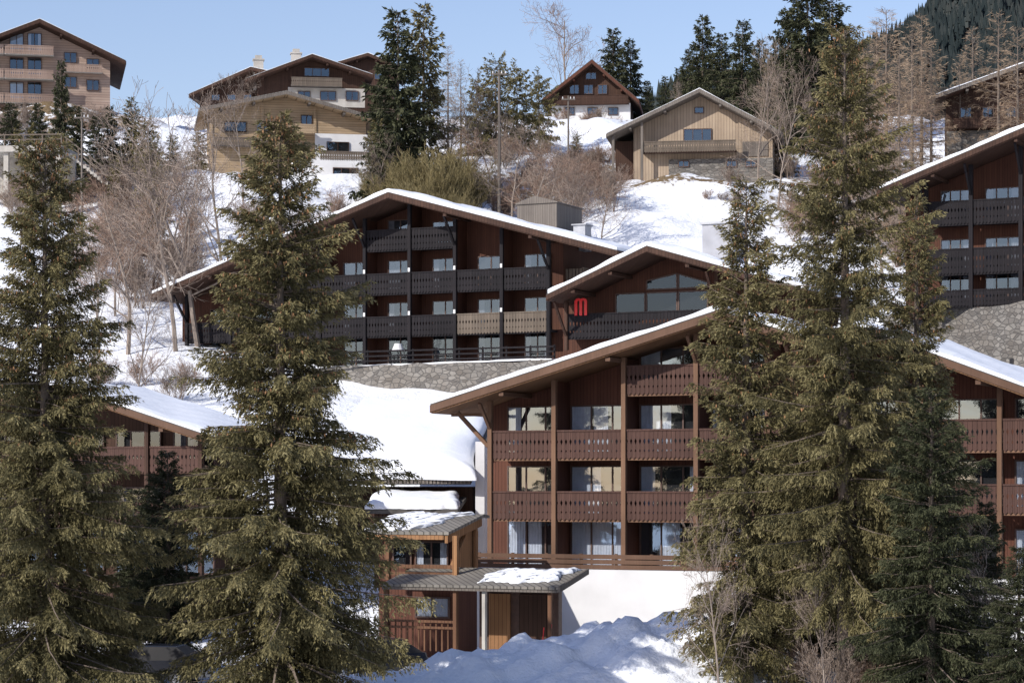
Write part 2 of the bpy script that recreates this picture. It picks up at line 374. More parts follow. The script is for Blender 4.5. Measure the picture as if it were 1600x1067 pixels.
# ================= MAIN CHALET =================
A=house('hotel_chalet','brown timber chalet with carved balconies, snowy roof and white plinth','chalet',765,102,TH,885,
        (674,634),(1122,487),(1275,535),762,1262,ov=1.5,dep=13,thk=.34,wall='woodA',vw=1.6,group=GH,snow=.3,sink=4)
fr=A.fr; r=A.root
pu=[fr.u(p) for p in (766,866,975,1088,1200)]; pu.append(A.ur-.1)
rows=[(fr.w(765,577),fr.w(765,621)),(fr.w(765,674),fr.w(765,718)),(fr.w(765,768),fr.w(765,812))]
for i,u in enumerate(pu): post(r,u,.02,A.line(u)-.36,brace=0 if i in(1,2) else 1,bd=1.0)
mb=MB(); mb.box(A.ul-.3,A.ur+.3,-.75,1.59,-5,-.02); mb.obj('plinth',['white'],r,'white rendered plinth')
for ri,(wt,wb) in enumerate(rows):
    for b in range(5):
        if ri==0 and b not in (2,3): continue
        balcony(r,pu[b]+.105,pu[b+1]-.105,wt,wb,1.6,'railA','postA')
for b in range(1,5): partition(r,pu[b],.02,A.line(pu[b])-.42,.2,1.59,'woodA')
fl=[0.0]+[rw[1]+.2 for rw in rows[::-1]]
cc=[[5,4,6],[0,3,2],[2,5,3],[0,2,1]]
for k,f in enumerate(fl):
    for b in range(5):
        if k==3 and b not in(2,3): continue
        a=pu[b]+.12; c=pu[b+1]-.15
        window(r,a,c,f+.03,f+(2.2 if k<3 else 1.9),1.6,3,curt=cc[k][b%3],frame='frame')
mb=MB()
u0=pu[0]-.35;u1=pu[4]
for w in (.0,.22,.44): mb.box(u0,u1,-.72,-.66,w,w+.185)
for i in range(9):
    u=u0+.1+(u1-u0-.2)*i/8; mb.box(u-.06,u+.06,-.655,-.56,-.01,.66)
mb.obj('terrace_fence',['fascA'],r)
mb=MB(); uu=pu[0]; lw=A.line(uu-1.6)-.42
mb.beam((uu-.1,.0,lw-1.5),(uu-1.6,.0,lw),.16); mb.beam((uu,.0,lw-.1),(uu-1.9,0,lw-.1),.14)
mb.obj('eave_brace',['postA'],r)
# ================= RIGHT CHALET =================
A2=house('hotel_chalet','brown timber chalet with carved balconies half hidden by spruces','chalet',1490,98,TH,870,
        (1290,522),(1330,508),(1650,625),1300,1640,ov=1.5,dep=13,thk=.34,wall='woodA',vw=1.6,group=GH,seed=3)
fr=A2.fr; r=A2.root
pu=[fr.u(p) for p in (1330,1440,1562,1680)]
for u in pu: post(r,u,-1,A2.line(u)-.36,brace=0)
mb=MB(); mb.box(A2.ul,A2.ur+3,-.75,1.59,-5,-.9); mb.obj('plinth',['white'],r)
for wt,wb in ((fr.w(1562,655),fr.w(1562,705)),(fr.w(1562,757),fr.w(1562,803))):
    for b in range(3): balcony(r,pu[b]+.105,pu[b+1]-.105,wt,wb,1.6,'railA','postA')
for f in (fr.w(1562,803)+.2,fr.w(1562,705)+.2,-.9):
    for b in range(3): window(r,pu[b]+.3,pu[b+1]-.2,f+.03,f+2.1,1.6,3,curt=random.choice([0,2,1]))
# ================= UPPER DARK HOTEL =================
B=house('hotel_chalet','wide dark timber hotel with black balconies above stone wall','hotel',570,147,TH,572,
        (237,461),(607,302),(965,393),285,880,ov=2.0,dep=11,thk=.34,wall='woodB',vw=1.6,group=GH,fas='dark',soff='dark',snow=.36,seed=9,sink=3)
fr=B.fr; r=B.root
pp=[fr.u(p) for p in (292,360,430,500,570,640,711,784,857)]
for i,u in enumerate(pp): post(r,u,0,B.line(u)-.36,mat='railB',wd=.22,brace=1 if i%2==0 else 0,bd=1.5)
rowsB=[(fr.w(575,361),fr.w(575,393)),(fr.w(575,429),fr.w(575,461)),(fr.w(575,496),fr.w(575,527))]
for ri,(wt,wb) in enumerate(rowsB):
    for b in range(8):
        if B.line(pp[b])-wt<.7 or B.line(pp[b+1])-wt<.8: continue
        lt=(ri==2 and b in(6,7))  # rightmost bays of the lowest row get paler grey-brown boards
        balcony(r,pp[b]+.115,pp[b+1]-.115,wt,wb,1.6,'railC' if lt else 'railB','railB',label='pale grey-brown balcony' if lt else None)
for b in range(1,8): partition(r,pp[b],0,B.line(pp[b])-.42,.2,1.59,'woodB')
fl=[0.05]+[q[1]+.2 for q in rowsB[::-1]]
for k,f in enumerate(fl):
    for b in range(8):
        a=pp[b]+.85; c=pp[b+1]-.5
        if B.line(a)-.5<f+1.6 or B.line(c)-.5<f+1.4: continue
        top=min(f+2.1,B.line(a)-.6,B.line(c)-.6)
        window(r,a,c,f+.03,top,1.6,2,curt=random.choice([0,0,1,2,2,3]),glass='glassd',cm='curtd')
mb=MB()
for (wt,wb) in rowsB[1:]:
    for b in (3,4,5,6,7): mb.box(pp[b]-.07,pp[b]+.07,-.115,-.102,wt+.05,wt+.3)
mb.obj('post_fixing',['white'],r)['kind']='stuff'
mb=MB()
for (wt,wb) in rowsB[1:]:
    mb.box(B.ur+.01,B.ur+1.2,2.0,6,wb+.05,wb+.2)
    for k in range(18): mb.box(B.ur+1.14,B.ur+1.18,2.0+k*.22,2.0+k*.22+.17,wb,wt)
    mb.box(B.ur+1.1,B.ur+1.22,2,6,wt+.003,wt+.07)
    for k in range(5): mb.box(B.ur+.02+k*.23,B.ur+.19+k*.23,1.95,1.99,wb,wt)
mb.obj('side_balcony',['railC'],r)  # grey-brown boards, paler than most front railings
mb=MB()
for w in (.15,.45,.75): mb.box(pp[1],pp[8]+1.2,-1.9,-1.84,w,w+.1)
for i in range(16):
    u=pp[1]+(pp[8]+1.2-pp[1])*i/15; mb.box(u-.05,u+.05,-1.835,-1.75,-.02,.9)
mb.obj('terrace_fence',['railB'],r)
mb=MB(); u0=fr.u(808,3);u1=fr.u(870,3); wt=fr.w(812,320,3); wb=fr.w(872,372,3)
mb.box(u0,u1,3,7.0,wb-1.5,wt); mb.prism([(u0-.1,wt),(u1+.1,wt),(u1+.1,wt+.06),(u0+(u1-u0)*.45,wt+.5),(u0-.1,wt+.06)],2.9,7.1)
mb.obj('roof_housing',['greyw'],B.roof)
mb=MB(); uc=fr.u(905,4); wc=fr.w(905,352,4); mb.box(uc-.4,uc+.4,4,5,wc-1.6,wc); mb.box(uc-.5,uc+.5,3.9,5.1,wc+.002,wc+.08); mb.obj('vent',['metal'],B.roof)
su=fr.u(622,-1.0); 
lm=empty('terrace_lamp',(fr.X+su*fr.c-1.0*fr.s,fr.D-su*fr.s-1.0*fr.c,fr.z),-TH,'white shaded lamp standing on hotel terrace','lamp')
mb=MB(); mb.cyl((0,0,-.1),(0,0,.95),.04,.03,8); mb.obj('pole',['railB'],lm)
mb=MB(); mb.cyl((0,0,.9),(0,0,1.3),.38,.22,14); mb.obj('lamp_shade',['white'],lm)
def stonewall(px0,px1,D0,D1,topz,h,label,thk=1.2,snowtop=True,mat='stone'):
    x0=(px0-800)/F*D0; x1=(px1-800)/F*D1; L=math.hypot(x1-x0,D1-D0); ang=math.atan2(D1-D0,x1-x0)
    e=empty('stone_wall',(x0,D0,topz-h),ang,label,'wall')
    mb=MB(); rs=np.random.RandomState(int(px0)); n=max(6,int(L/1.2))
    poly=[(0,-1)]+[(L*i/n,h+.06*rs.randn()) for i in range(n+1)]+[(L,-1)]
    mb.prism(poly,0,thk); mb.obj('masonry',[mat],e)
    k=int(L/2.6)
    for i in range(0,k,2):
        mb=MB(); mb.box(1+i*2.6,1.35+i*2.6,-.02,.05,h*.45,h*.45+.35); mb.obj('drain_opening',['back'],e)
    if snowtop:
        mb=MB(); snowpatch(mb,(0,.05,h),(L,.05,h),(L,thk-.05,h),(0,thk-.05,h),.12,30,4,3,.05); mb.obj('snow_cap',['snow'],e)
    return e
stonewall(300,862,153.5,137.5,fr.z-.1,4.2,'grey rubble stone retaining wall under dark hotel',snowtop=True)
# ================= MID CHALET WITH SIGN =================
C=house('hotel_chalet','timber chalet with glazed gable, dark balcony and snowy roof','chalet',960,130,TH,545,
        (855,462),(1011,386),(1262,455),880,1245,ov=2.0,dep=9,thk=.30,wall='woodB',vw=1.2,group=GH,seed=14,soff='dark',fas='dark',snow=.38)
fr=C.fr; r=C.root
us=[fr.u(p,1.2) for p in (962,1010,1060,1108)]
wb=fr.w(1000,490,1.2)
fw=.08; v=1.2
for i in range(3):
    mb=MB()
    a,b=us[i]+.05,us[i+1]-.05; wa=C.line(a)-1.05; wc=C.line(b)-1.05
    for (q0,q1,t0,t1) in ((wb,wb+1.15,None,None),(wb+1.3,None,wa,wc)):
        if i==0 and q1 is None: continue
        T0=q1 if q1 else t0; T1=q1 if q1 else t1
        mb.prism([(a,q0),(b,q0),(b,T1),(a,T0)],v-.03,v-.01,1)
        mb.add([(a+.02,v-.09,q0+.02),(b-.02,v-.09,q0+.02),(b-.02,v-.09,T1-.02),(a+.02,v-.09,T0-.02)],[(0,1,2,3)],2)
        mb.beam((a,v-.08,q0+.03),(b,v-.08,q0+.03),fw); mb.beam((a,v-.08,T0),(b,v-.08,T1),fw)
        mb.box(a-.04,a+.04,v-.12,v-.032,q0,T0); mb.box(b-.04,b+.04,v-.12,v-.032,q0,T1)
    mb.obj('gable_window',['frame','back','glassk'],r)
u0=fr.u(885);u1=fr.u(1150)
balcony(r,u0,u1,fr.w(960,489),fr.w(960,527),1.2,'railB','railB')
for p in (885,1120,1200): post(r,fr.u(p),0,C.line(fr.u(p))-.32,mat='dark',brace=1,bd=1.6)
mb=MB(); u=fr.u(1122,3.0); w=fr.w(1122,350,3.0); mb.box(u-.95,u+.95,3.0,5.0,w-3.4,w); mb.obj('chimney',['palegrey'],C.roof,'pale rendered square chimney with flat cap')
mb=MB(); mb.box(u-1.06,u+1.06,2.9,5.1,w+.002,w+.12); mb.obj('chimney_cap',['metal'],C.roof)
vs_=-.05; us_=fr.u(908,vs_)
sg=empty('wall_sign',(fr.X+us_*fr.c+vs_*fr.s,fr.D-us_*fr.s+vs_*fr.c,fr.z+fr.w(908,493,vs_)),-TH,'red letter m sign mounted on brown timber wall','sign')
mb=MB(); hh=.98; lw=.16; W=.76
for k in range(3):
    c=-W/2+lw/2+k*(W-lw)/2; mb.box(c-lw/2,c+lw/2,-.07,.0,0,hh-.2)
for k in range(2):
    c0=-W/2+lw/2+k*(W-lw)/2; cx=c0+(W-lw)/4; R=(W-lw)/4+lw/2; ri=(W-lw)/4-lw/2
    pts=[(cx+R*math.cos(t),hh-.2+min(.2,R)*math.sin(t)*1.0) for t in np.linspace(0,math.pi,12)]
    inn=[(cx+ri*math.cos(t),hh-.2+ri*.8*math.sin(t)) for t in np.linspace(math.pi,0,8)]
    mb.prism(pts+inn,-.073+k*.002,.001)
mb.obj('letter',['red'],sg)
mb=MB(); mb.box(-W/2,W/2,.004,.03,.1,.16); mb.box(-W/2,W/2,.004,.03,.6,.66); mb.obj('mounting_rail',['dark'],sg)
# ================= UPPER RIGHT HOTEL =================
D2=house('hotel_chalet','dark red timber hotel with black balconies on stone base','hotel',1515,139,TH,480,
        (1372,298),(1720,150),(1900,200),1415,1700,ov=2.0,dep=12,thk=.34,wall='woodB',vw=1.6,group=GH,seed=20,soff='dark',fas='dark',sink=.5,snow=.36)
fr=D2.fr; r=D2.root
pp=[fr.u(p) for p in (1447,1517,1595,1680)]; pp=[pp[0]-3.0]+pp
for u in pp[1:]: post(r,u,0,D2.line(u)-.36,mat='railB',wd=.24,brace=1,bd=1.5)
for (a,b) in ((313,350),(388,428),(453,478)):
    wt,wb=fr.w(1517,a),fr.w(1517,b)
    for k in range(1,4):
        if D2.line(pp[k])-wt<.9: continue
        balcony(r,pp[k]+.12,pp[k+1]-.12,wt,wb,1.6,'railB','railB')
        window(r,pp[k]+.5,pp[k+1]-.4,wb+.25,min(wb+2.3,D2.line(pp[k]+1)-.7),1.6,3,curt=2,glass='glassd',cm='curtd')
stonewall(1380,1720,146,130,fr.z-.02,6.5,'tall rubble stone retaining wall under timber hotel',1.5,False)
# ================= LEFT LOWER CHALET =================
E=house('hotel_chalet','brown timber chalet with snowy roof behind spruces','chalet',245,104,TH,900,
        (-190,662),(90,603),(348,690),-150,318,ov=1.2,dep=5,thk=.30,wall='dark',vw=1.6,group=GH,seed=33,snow=.22)
fr=E.fr; r=E.root
pp=[fr.u(p) for p in (-60,40,140,230,314)]
for u in pp: post(r,u,0,E.line(u)-.34,mat='dark')
mb=MB(); mb.box(E.ul,E.ur+.2,-.75,1.59,-5,-.02); mb.obj('plinth',['dark'],r)
for (a,b) in ((698,738),(786,828)):
    wt,wb=fr.w(245,a),fr.w(245,b)
    for k in range(4):
        balcony(r,pp[k]+.12,pp[k+1]-.12,wt,wb,1.6,'railA','dark')
        window(r,pp[k]+.4,pp[k+1]-.25,wb+.25,wb+1.95,1.6,3,glass='glassd',cm='curtd')
for k in range(4): window(r,pp[k]+.4,pp[k+1]-.25,.05,2.1,1.6,3,curt=1,glass='glassd',cm='curtd')
# ================= SNOW ROOF ANNEX =================
ax=(575-800)/F*113; ann=empty('snow_roofed_annex',(ax,113,-5),math.radians(-6),'low dark annex under a thick blanket of snow','building',None)
def az(px,D): return (px-800)/F*D-ax
mb=MB(); mb.box(az(520,113),az(736,113),1.2,12,-2,5.0); mb.obj('wall',['dark'],ann)
mb=MB(); mb.box(az(746,113)-.1,az(757,113),.3,8,-2,7.2); mb.obj('side_wall',['white'],ann)
uL=az(500,113);uR=az(738,113)
mb=MB(); mb.prismx([(-.3,5.35),(12.5,9.0),(12.5,8.75),(-.3,5.1)],uL,uR); rf=mb.obj('roof',['roofd'],ann)
mb=MB()
for k in range(40): mb.box(uL+(uR-uL)*k/40+.02,uL+(uR-uL)*(k+.85)/40,-.36,-.31,5.14,5.42)
mb.obj('fascia_board',['greyw'],rf)
mb=MB()
nu,nv=70,56; vs=[];fs=[]
for j in range(nv+1):
    for i in range(nu+1):
        a=i/nu;b=j/nv
        ue=uR+.35-1.7*b**2-.5*math.sin(b*5); u=uL+(ue-uL)*a; vv=-.5+13*b+.12*math.sin(u*.9)*(1-b)
        base=5.40+(vv+.3)*.285
        er=min((1-a)*(ue-uL)/1.6,b*13/1.1,1); kx=math.sqrt(max(0,1-(1-min(1,er))**2))
        th=.14+kx*(.62+.10*math.sin(u*.55+vv*.35)+.03*math.sin(u*1.7-vv*1.1))
        vs.append((u,vv,base+th))
n0=len(vs)
for j in range(nv):
    for i in range(nu):
        q=j*(nu+1)+i; fs.append((q,q+1,q+nu+2,q+nu+1))
ring=[i for i in range(nu+1)]+[j*(nu+1)+nu for j in range(1,nv+1)]
vs+=[(vs[q][0],vs[q][1]+.02,5.40+(vs[q][1]+.3)*.285-.02) for q in ring]
for k in range(len(ring)-1): fs.append((ring[k],ring[k+1],n0+k+1,n0+k))
mb.add(vs,fs); mb.obj('roof_snow',['snow'],rf,smooth=True)
# small lower lean-to roof with its own snow cap in front of the annex
mb=MB(); l0=az(585,113); l1=az(727,113)
mb.prismx([(-2.6,3.9),(.75,4.5),(.75,4.3),(-2.6,3.7)],l0,l1); lt=mb.obj('lean_to_roof',['roofd'],ann)
mb=MB(); snowpatch(mb,(l0,-2.65,3.92),(l1+.05,-2.6,3.92),(l1-.4,.5,4.48),(l0,.5,4.48),.42,40,16,6,.06,edge=.4,lump=.6); mb.obj('lean_to_snow',['snow'],lt,smooth=True)
mb=MB(); mb.box(l0+.3,l1-.3,-1.8,1.19,-2,3.75); mb.obj('lean_to_wall',['dark'],ann)
# ================= ENTRANCE BUILDING =================
fe=Fr(612,97,TH,1000); ent=empty('entrance_building',(fe.X,97,fe.z),-TH,'timber hotel entrance with ribbed canopy roof and patches of snow','building')
def U(px,v): return fe.u(px,v)
ub0=U(592,0); ub1=U(706,0); wtop=fe.w(700,830,0)
mb=MB(); mb.box(ub0,ub1,0,2.4,-2,wtop); mb.obj('wall',['woodA'],ent)
mb=MB(); mb.prismx([(-1.2,wtop-.0),(2.2,wtop+.70),(2.7,wtop+.64),(2.7,wtop+.52),(2.2,wtop+.58),(-1.2,wtop-.12)],ub0-.4,ub1+.45,0); rf=mb.obj('roof',['roofm'],ent)
mb=MB()
mb.prismx([(-1.15,wtop-.14),(2.1,wtop+.54),(2.1,wtop+.2),(-1.15,wtop-.46)],ub1+.25,ub1+.38); mb.box(ub1+.01,ub1+.10,.02,2.3,wtop-2.3,wtop-.02)
mb.box(ub1+.15,ub1+.28,1.7,1.9,wtop-2.4,wtop+.1); mb.beam((ub1+.22,-.5,wtop-1.5),(ub1+.22,.9,wtop-.1),.14)
mb.box(ub0,ub1+.2,-1.18,-1.06,wtop-.32,wtop-.14)
mb.obj('gable_boarding',['door'],rf)  # orange timber; its colour also stands in for sunlight on this side
mb=MB(); 
snowpatch(mb,(ub0,-1.0,wtop+.05),(ub1-1.2,-.9,wtop+.07),(ub1-.3,2.0,wtop+.67),(ub0,2.0,wtop+.67),.14,44,20,8,.16,edge=.3)
mb.obj('roof_snow',['snow'],rf,smooth=True)
window(ent,U(650,0),U(702,0),fe.w(680,884,0),fe.w(680,845,0),0,2,curt=2); window(ent,U(615,0),U(645,0),fe.w(680,884,0),fe.w(680,845,0),0,1,curt=0)
post(ent,U(712,-1.0),fe.w(716,905,-1),wtop-.15,.2,-1.1,-.9,mat='door'); post(ent,U(606,-1.0),fe.w(606,905,-1),wtop-.15,.2,-1.1,-.9,mat='porch')
mb=MB()
for w in (.0,.3): mb.box(U(609,-1.0),U(710,-1.0),-1.02,-.96,fe.w(680,888,-1)+w-.3,fe.w(680,888,-1)+w-.15)
mb.obj('balustrade',['porch'],ent)
cw1=fe.w(760,915,-2.7); cw0=fe.w(760,889,0)
uc0=U(596,-2.7); uc1=U(872,-2.7)
mb=MB(); mb.prismx([(-2.7,cw1),(.2,cw0+.05),(.2,cw0-.07),(-2.7,cw1-.10)],uc0,uc1); cn=mb.obj('canopy',['roofm'],ent)
mb=MB(); mb.box(uc0,uc1,-2.66,-2.56,cw1-.22,cw1-.105); mb.prismx([(-2.7,cw1+.04),(.2,cw0+.09),(.2,cw0-.14),(-2.7,cw1-.20)],uc1+.003,uc1+.09); mb.obj('fascia_board',['greyw'],cn)
mb=MB(); lam=lambda v:cw1+(cw0+.05-cw1)*(v+2.7)/2.9
snowpatch(mb,(U(750,-2.2),-2.2,lam(-2.2)+.01),(uc1-.7,-2.1,lam(-2.1)+.01),(uc1-.4,-.1,lam(-.1)+.01),(U(780,-.2),-.2,lam(-.2)+.01),.11,40,20,4,.14,edge=.3)
mb.obj('canopy_snow',['snow'],cn,smooth=True)
for p in (604,712,757,860): post(ent,U(p,-2.4),-2,cw1-.23,.16 if p!=757 else .14,-2.5,-2.3,mat='conc' if p==757 else 'porch')
mb=MB(); mb.box(U(745,0),U(872,.2),.25,.6,-2,cw0-.1); mb.obj('back_wall',['frame'],ent)
window(ent,U(650,0),U(704,0),fe.w(680,965,0),fe.w(680,932,0),0,2,curt=4)
mb=MB(); a=U(765,.2);mb.box(a,a+.95,.14,.24,-1,cw1-.45); mb.obj('door',['door'],ent,'orange timber entrance door')
mb=MB(); mb.box(U(812,.2),U(855,.2),.14,.24,-1,cw1-.45); mb.obj('door',['dark'],ent)
mb=MB()
for w in (.7,.95): mb.box(U(606,-2.4),U(710,-2.4),-2.42,-2.36,w,w+.1)
for k in range(12):
    u=U(608,-2.4)+(U(708,-2.4)-U(608,-2.4))*k/11; mb.box(u-.03,u+.03,-2.355,-2.31,-.2,.98)
mb.obj('porch_rail',['porch'],ent)
# ================= HILLSIDE HOUSES =================
GC='hillside chalets'
h=house('chalet','golden log chalet with white lower walls and broad grey roof','chalet',330,205,-math.radians(10),262,(312,170),(448,143),(592,186),330,572,ov=1.5,dep=9,thk=.3,wall='gold',group=GC,snow=0,roofm='roofm',fas='greyw',soff='gold',seed=40,sink=4)
fr=h.fr; r=h.root
mb=MB(); mb.box(fr.u(492),fr.u(574),-.12,-.003,fr.w(530,262)-3,fr.w(530,210)); mb.box(fr.u(455),fr.u(592),-2,-.13,-4,fr.w(530,254)); mb.obj('white_wall',['white'],r)
for a,b,t,bt in ((510,545,222,240),(350,385,190,206),(400,425,190,206),(470,488,180,197)): window(r,fr.u(a),fr.u(b),fr.w(a,bt),fr.w(a,t),-.12 if a==510 else 0,2,curt=0,frame='dark',glass='glassd')
balcony(r,fr.u(500,-2),fr.u(592,-2),fr.w(530,237,-2),fr.w(530,251,-2),2,'railC','greyw',v=-2)
balcony(r,fr.u(425,-1),fr.u(492,-1),fr.w(450,194,-1),fr.w(450,208,-1),1,'gold','gold',v=-1)
balcony(r,fr.u(332,-1),fr.u(420,-1),fr.w(370,215,-1),fr.w(370,228,-1),1,'railC','greyw',v=-1)
window(r,fr.u(520,-2),fr.u(560,-2),fr.w(520,277,-2),fr.w(520,262,-2),-2,3,curt=0,glass='glassd')
for p in (330,410,492): post(r,fr.u(p),-2,h.line(fr.u(p))-.35,.25,-.1,.1,'gold')
h=house('chalet','dark timber chalet with chimneys behind golden chalet','chalet',400,232,-math.radians(8),165,(385,124),(488,86),(583,118),402,570,ov=1.5,dep=14,thk=.3,wall='dark',group=GC,snow=.08,fas='dark',soff='dark',seed=41)
fr=h.fr; r=h.root
balcony(r,fr.u(455,-1),fr.u(535,-1),fr.w(500,122,-1),fr.w(500,135,-1),1,'railC','greyw',v=-1)
mb=MB(); mb.box(fr.u(450),fr.u(570),-.1,-.003,0,fr.w(500,138)); mb.obj('pale_wall',['conc'],r)
for a,b in ((465,485),(500,525),(540,560)): window(r,fr.u(a),fr.u(b),fr.w(a,158),fr.w(a,143),-.1,2,curt=0,glass='glassd')
window(r,fr.u(475),fr.u(515),fr.w(475,120),fr.w(475,106),0,3,curt=0,glass='glassd')
for p,t in ((404,94),(463,84)):
    mb=MB(); u=fr.u(p,3); w=fr.w(p,t,3); mb.box(u-.5,u+.5,3,4,w-3,w); mb.box(u-.6,u+.6,2.9,4.1,w+.002,w+.12); mb.box(u-.35,u+.35,3.1,3.9,w+.122,w+.5); mb.obj('chimney',['conc'],h.roof)
h=house('chalet','long low dark roofed chalet on the slope','chalet',310,236,math.radians(5),170,(296,148),(392,106),(420,112),312,412,ov=1.2,dep=8,thk=.3,wall='dark',group=GC,snow=.08,fas='dark',soff='dark',seed=42)
fr=h.fr
for a in (330,355,380): window(h.root,fr.u(a),fr.u(a+14),fr.w(a,158),fr.w(a,148),0,1,curt=0,glass='glassd')
h=house('chalet','small brown roofed chalet half hidden by spruces','chalet',540,250,0,150,(528,98),(575,84),(625,105),540,615,ov=1,dep=8,thk=.3,wall='dark',group=GC,snow=.08,fas='dark',soff='dark',seed=43)
fr=h.fr
for a in (560,585): window(h.root,fr.u(a),fr.u(a+14),fr.w(a,125),fr.w(a,113),0,1,curt=0,glass='glassd')
h=house('chalet','steep roofed brown chalet with white ground floor','chalet',862,266,math.radians(6),188,(848,155),(925,94),(998,157),863,984,ov=1.6,dep=9,thk=.45,wall='dark',group=GC,snow=0,fas='woodA',soff='dark',seed=44)
fr=h.fr; r=h.root
mb=MB(); mb.box(fr.u(862),fr.u(985),-.12,-.003,-3,fr.w(900,163)); mb.obj('white_wall',['white'],r)
for a in (890,912,934): window(r,fr.u(a),fr.u(a+15),fr.w(a,148),fr.w(a,133),0,2,curt=0,glass='glassd')
window(r,fr.u(915),fr.u(932),fr.w(915,125),fr.w(915,114),0,2,curt=0,glass='glassd')
for a in (882,918,950): window(r,fr.u(a),fr.u(a+16),fr.w(a,181),fr.w(a,169),-.12,2,curt=0,glass='glassd')
balcony(r,fr.u(864,-1),fr.u(982,-1),fr.w(900,150,-1),fr.w(900,164,-1),1,'dark','dark',v=-1)
h=house('barn_chalet','weathered tan timber barn with broad gable and long balcony','barn',1000,200,math.radians(8),262,(948,210),(1093,140),(1222,208),990,1207,ov=1.6,dep=11,thk=.3,wall='barn',group=GC,snow=.08,fas='greyw',soff='greyw',seed=45,sink=3,roofm='roofm')
fr=h.fr; r=h.root
mb=MB(); mb.box(fr.u(1045),fr.u(1208),-.15,-.003,-3,fr.w(1050,250)); mb.obj('stone_base',['stone'],r)
balcony(r,fr.u(1003,-1.2),fr.u(1150,-1.2),fr.w(1050,221,-1.2),fr.w(1050,238,-1.2),1.2,'railC','dark',v=-1.2)
window(r,fr.u(1068),fr.u(1112),fr.w(1068,222),fr.w(1068,202),0,3,curt=0,glass='glassd')
window(r,fr.u(1085),fr.u(1100),fr.w(1085,178),fr.w(1085,168),0,1,curt=0,glass='glassd')
for a in (1060,1135,1165): window(r,fr.u(a),fr.u(a+17),fr.w(a,262),fr.w(a,252),-.15,2,curt=0,glass='glassd')
for p in (958,1003): post(r,fr.u(p,-1.2),-2,h.line(fr.u(p,-1.2))-.35,.22,-1.3,-1.1,'greyw')
mb=MB(); mb.box(fr.u(960),fr.u(990)-.01,1,8,-2,fr.w(985,218)); mb.obj('porch_shade_block',['dark'],r)  # solid dark block stands for the shade inside the open porch
mb=MB(); mb.box(fr.u(1160),fr.u(1200),-.09,-.003,fr.w(1160,245),fr.w(1160,222)); mb.obj('door',['greyw'],r)
h=house('apartment_chalet','large pinkish beige apartment chalet with stacked balconies','apartment building',60,228,math.radians(-12),165,(-110,95),(62,31),(196,96),-90,172,ov=2,dep=12,thk=.35,wall='apart',group=GC,snow=.08,fas='dark',soff='dark',seed=46,sink=5)
fr=h.fr; r=h.root
for a,b in ((70,84),(108,122),(146,160)):
    for c,d in ((-60,6),(7,84)):
        balcony(r,fr.u(c,-1.6),fr.u(d,-1.6),fr.w(10,a,-1.6),fr.w(10,b,-1.6),1.6,'rail5','conc',v=-1.6)
        for q in (c+8,c+36): window(r,fr.u(q),fr.u(q+22),fr.w(q,b-2),fr.w(q,b-32),0,2,curt=random.choice([0,2,4]),glass='glassd')
for q,t in ((100,82),(135,92),(100,120),(135,125)):
    window(r,fr.u(q),fr.u(q+20),fr.w(q,t+17),fr.w(q,t),0,2,curt=0,glass='glassd')
balcony(r,fr.u(100,-.9),fr.u(160,-.9),fr.w(100,100,-.9),fr.w(100,112,-.9),.9,'rail5','conc',v=-.9)
h=house('chalet','dark timber chalet with long snowy roof edge and stone base','chalet',1500,190,math.radians(10),212,(1462,150),(1660,78),(1800,120),1478,1760,ov=1.8,dep=9,thk=.3,wall='dark',group=GC,snow=.15,fas='greyw',soff='dark',seed=47,sink=3)
fr=h.fr; r=h.root
mb=MB(); mb.box(fr.u(1479),fr.u(1700),-.15,-.003,-4,fr.w(1520,205)); mb.obj('stone_base',['stone'],r)
for a in (1500,1535,1570): window(r,fr.u(a),fr.u(a+18),fr.w(a,185),fr.w(a,168),0,2,curt=0,glass='glassd')
balcony(r,fr.u(1490,-1),fr.u(1640,-1),fr.w(1500,186,-1),fr.w(1500,200,-1),1,'dark','dark',v=-1)
tz=(HZ-228)/F*190; tx=(0-800)/F*190
te=empty('concrete_terrace',(tx,190,tz-4.5),math.radians(-5),'concrete terrace on pillars with timber railing and stairs','terrace')
mb=MB(); mb.box(-3,5.2,0,5,4.0,4.5); 
for k in range(4): mb.box(-2+k*2.2,-1.6+k*2.2,.3,.7,-1,3.99)
mb.box(-3,5.2,4,4.3,-2,3.99); mb.obj('deck',['conc'],te)
mb=MB()
for k in range(14): mb.box(5.21+k*.3,5.5+k*.3,1,3,3.9-k*.24,4.2-k*.24)
mb.obj('stairs',['conc'],te)
mb=MB()
mb.beam((-3,.1,5.4),(5.2,.1,5.4),.09); mb.beam((-3,.1,5.0),(5.2,.1,5.0),.07); mb.beam((5.2,.9,5.3),(9.5,.9,1.9),.1); mb.beam((5.2,.9,4.9),(9.5,.9,1.5),.08)
for k in range(6): mb.box(-2.9+k*1.6,-2.8+k*1.6,.05,.15,4.5,5.4)
for k in range(5): mb.box(5.3+k,5.4+k,.85,.95,4.1-k*.79,5.2-k*.79)
mb.obj('railing',['railC'],te)
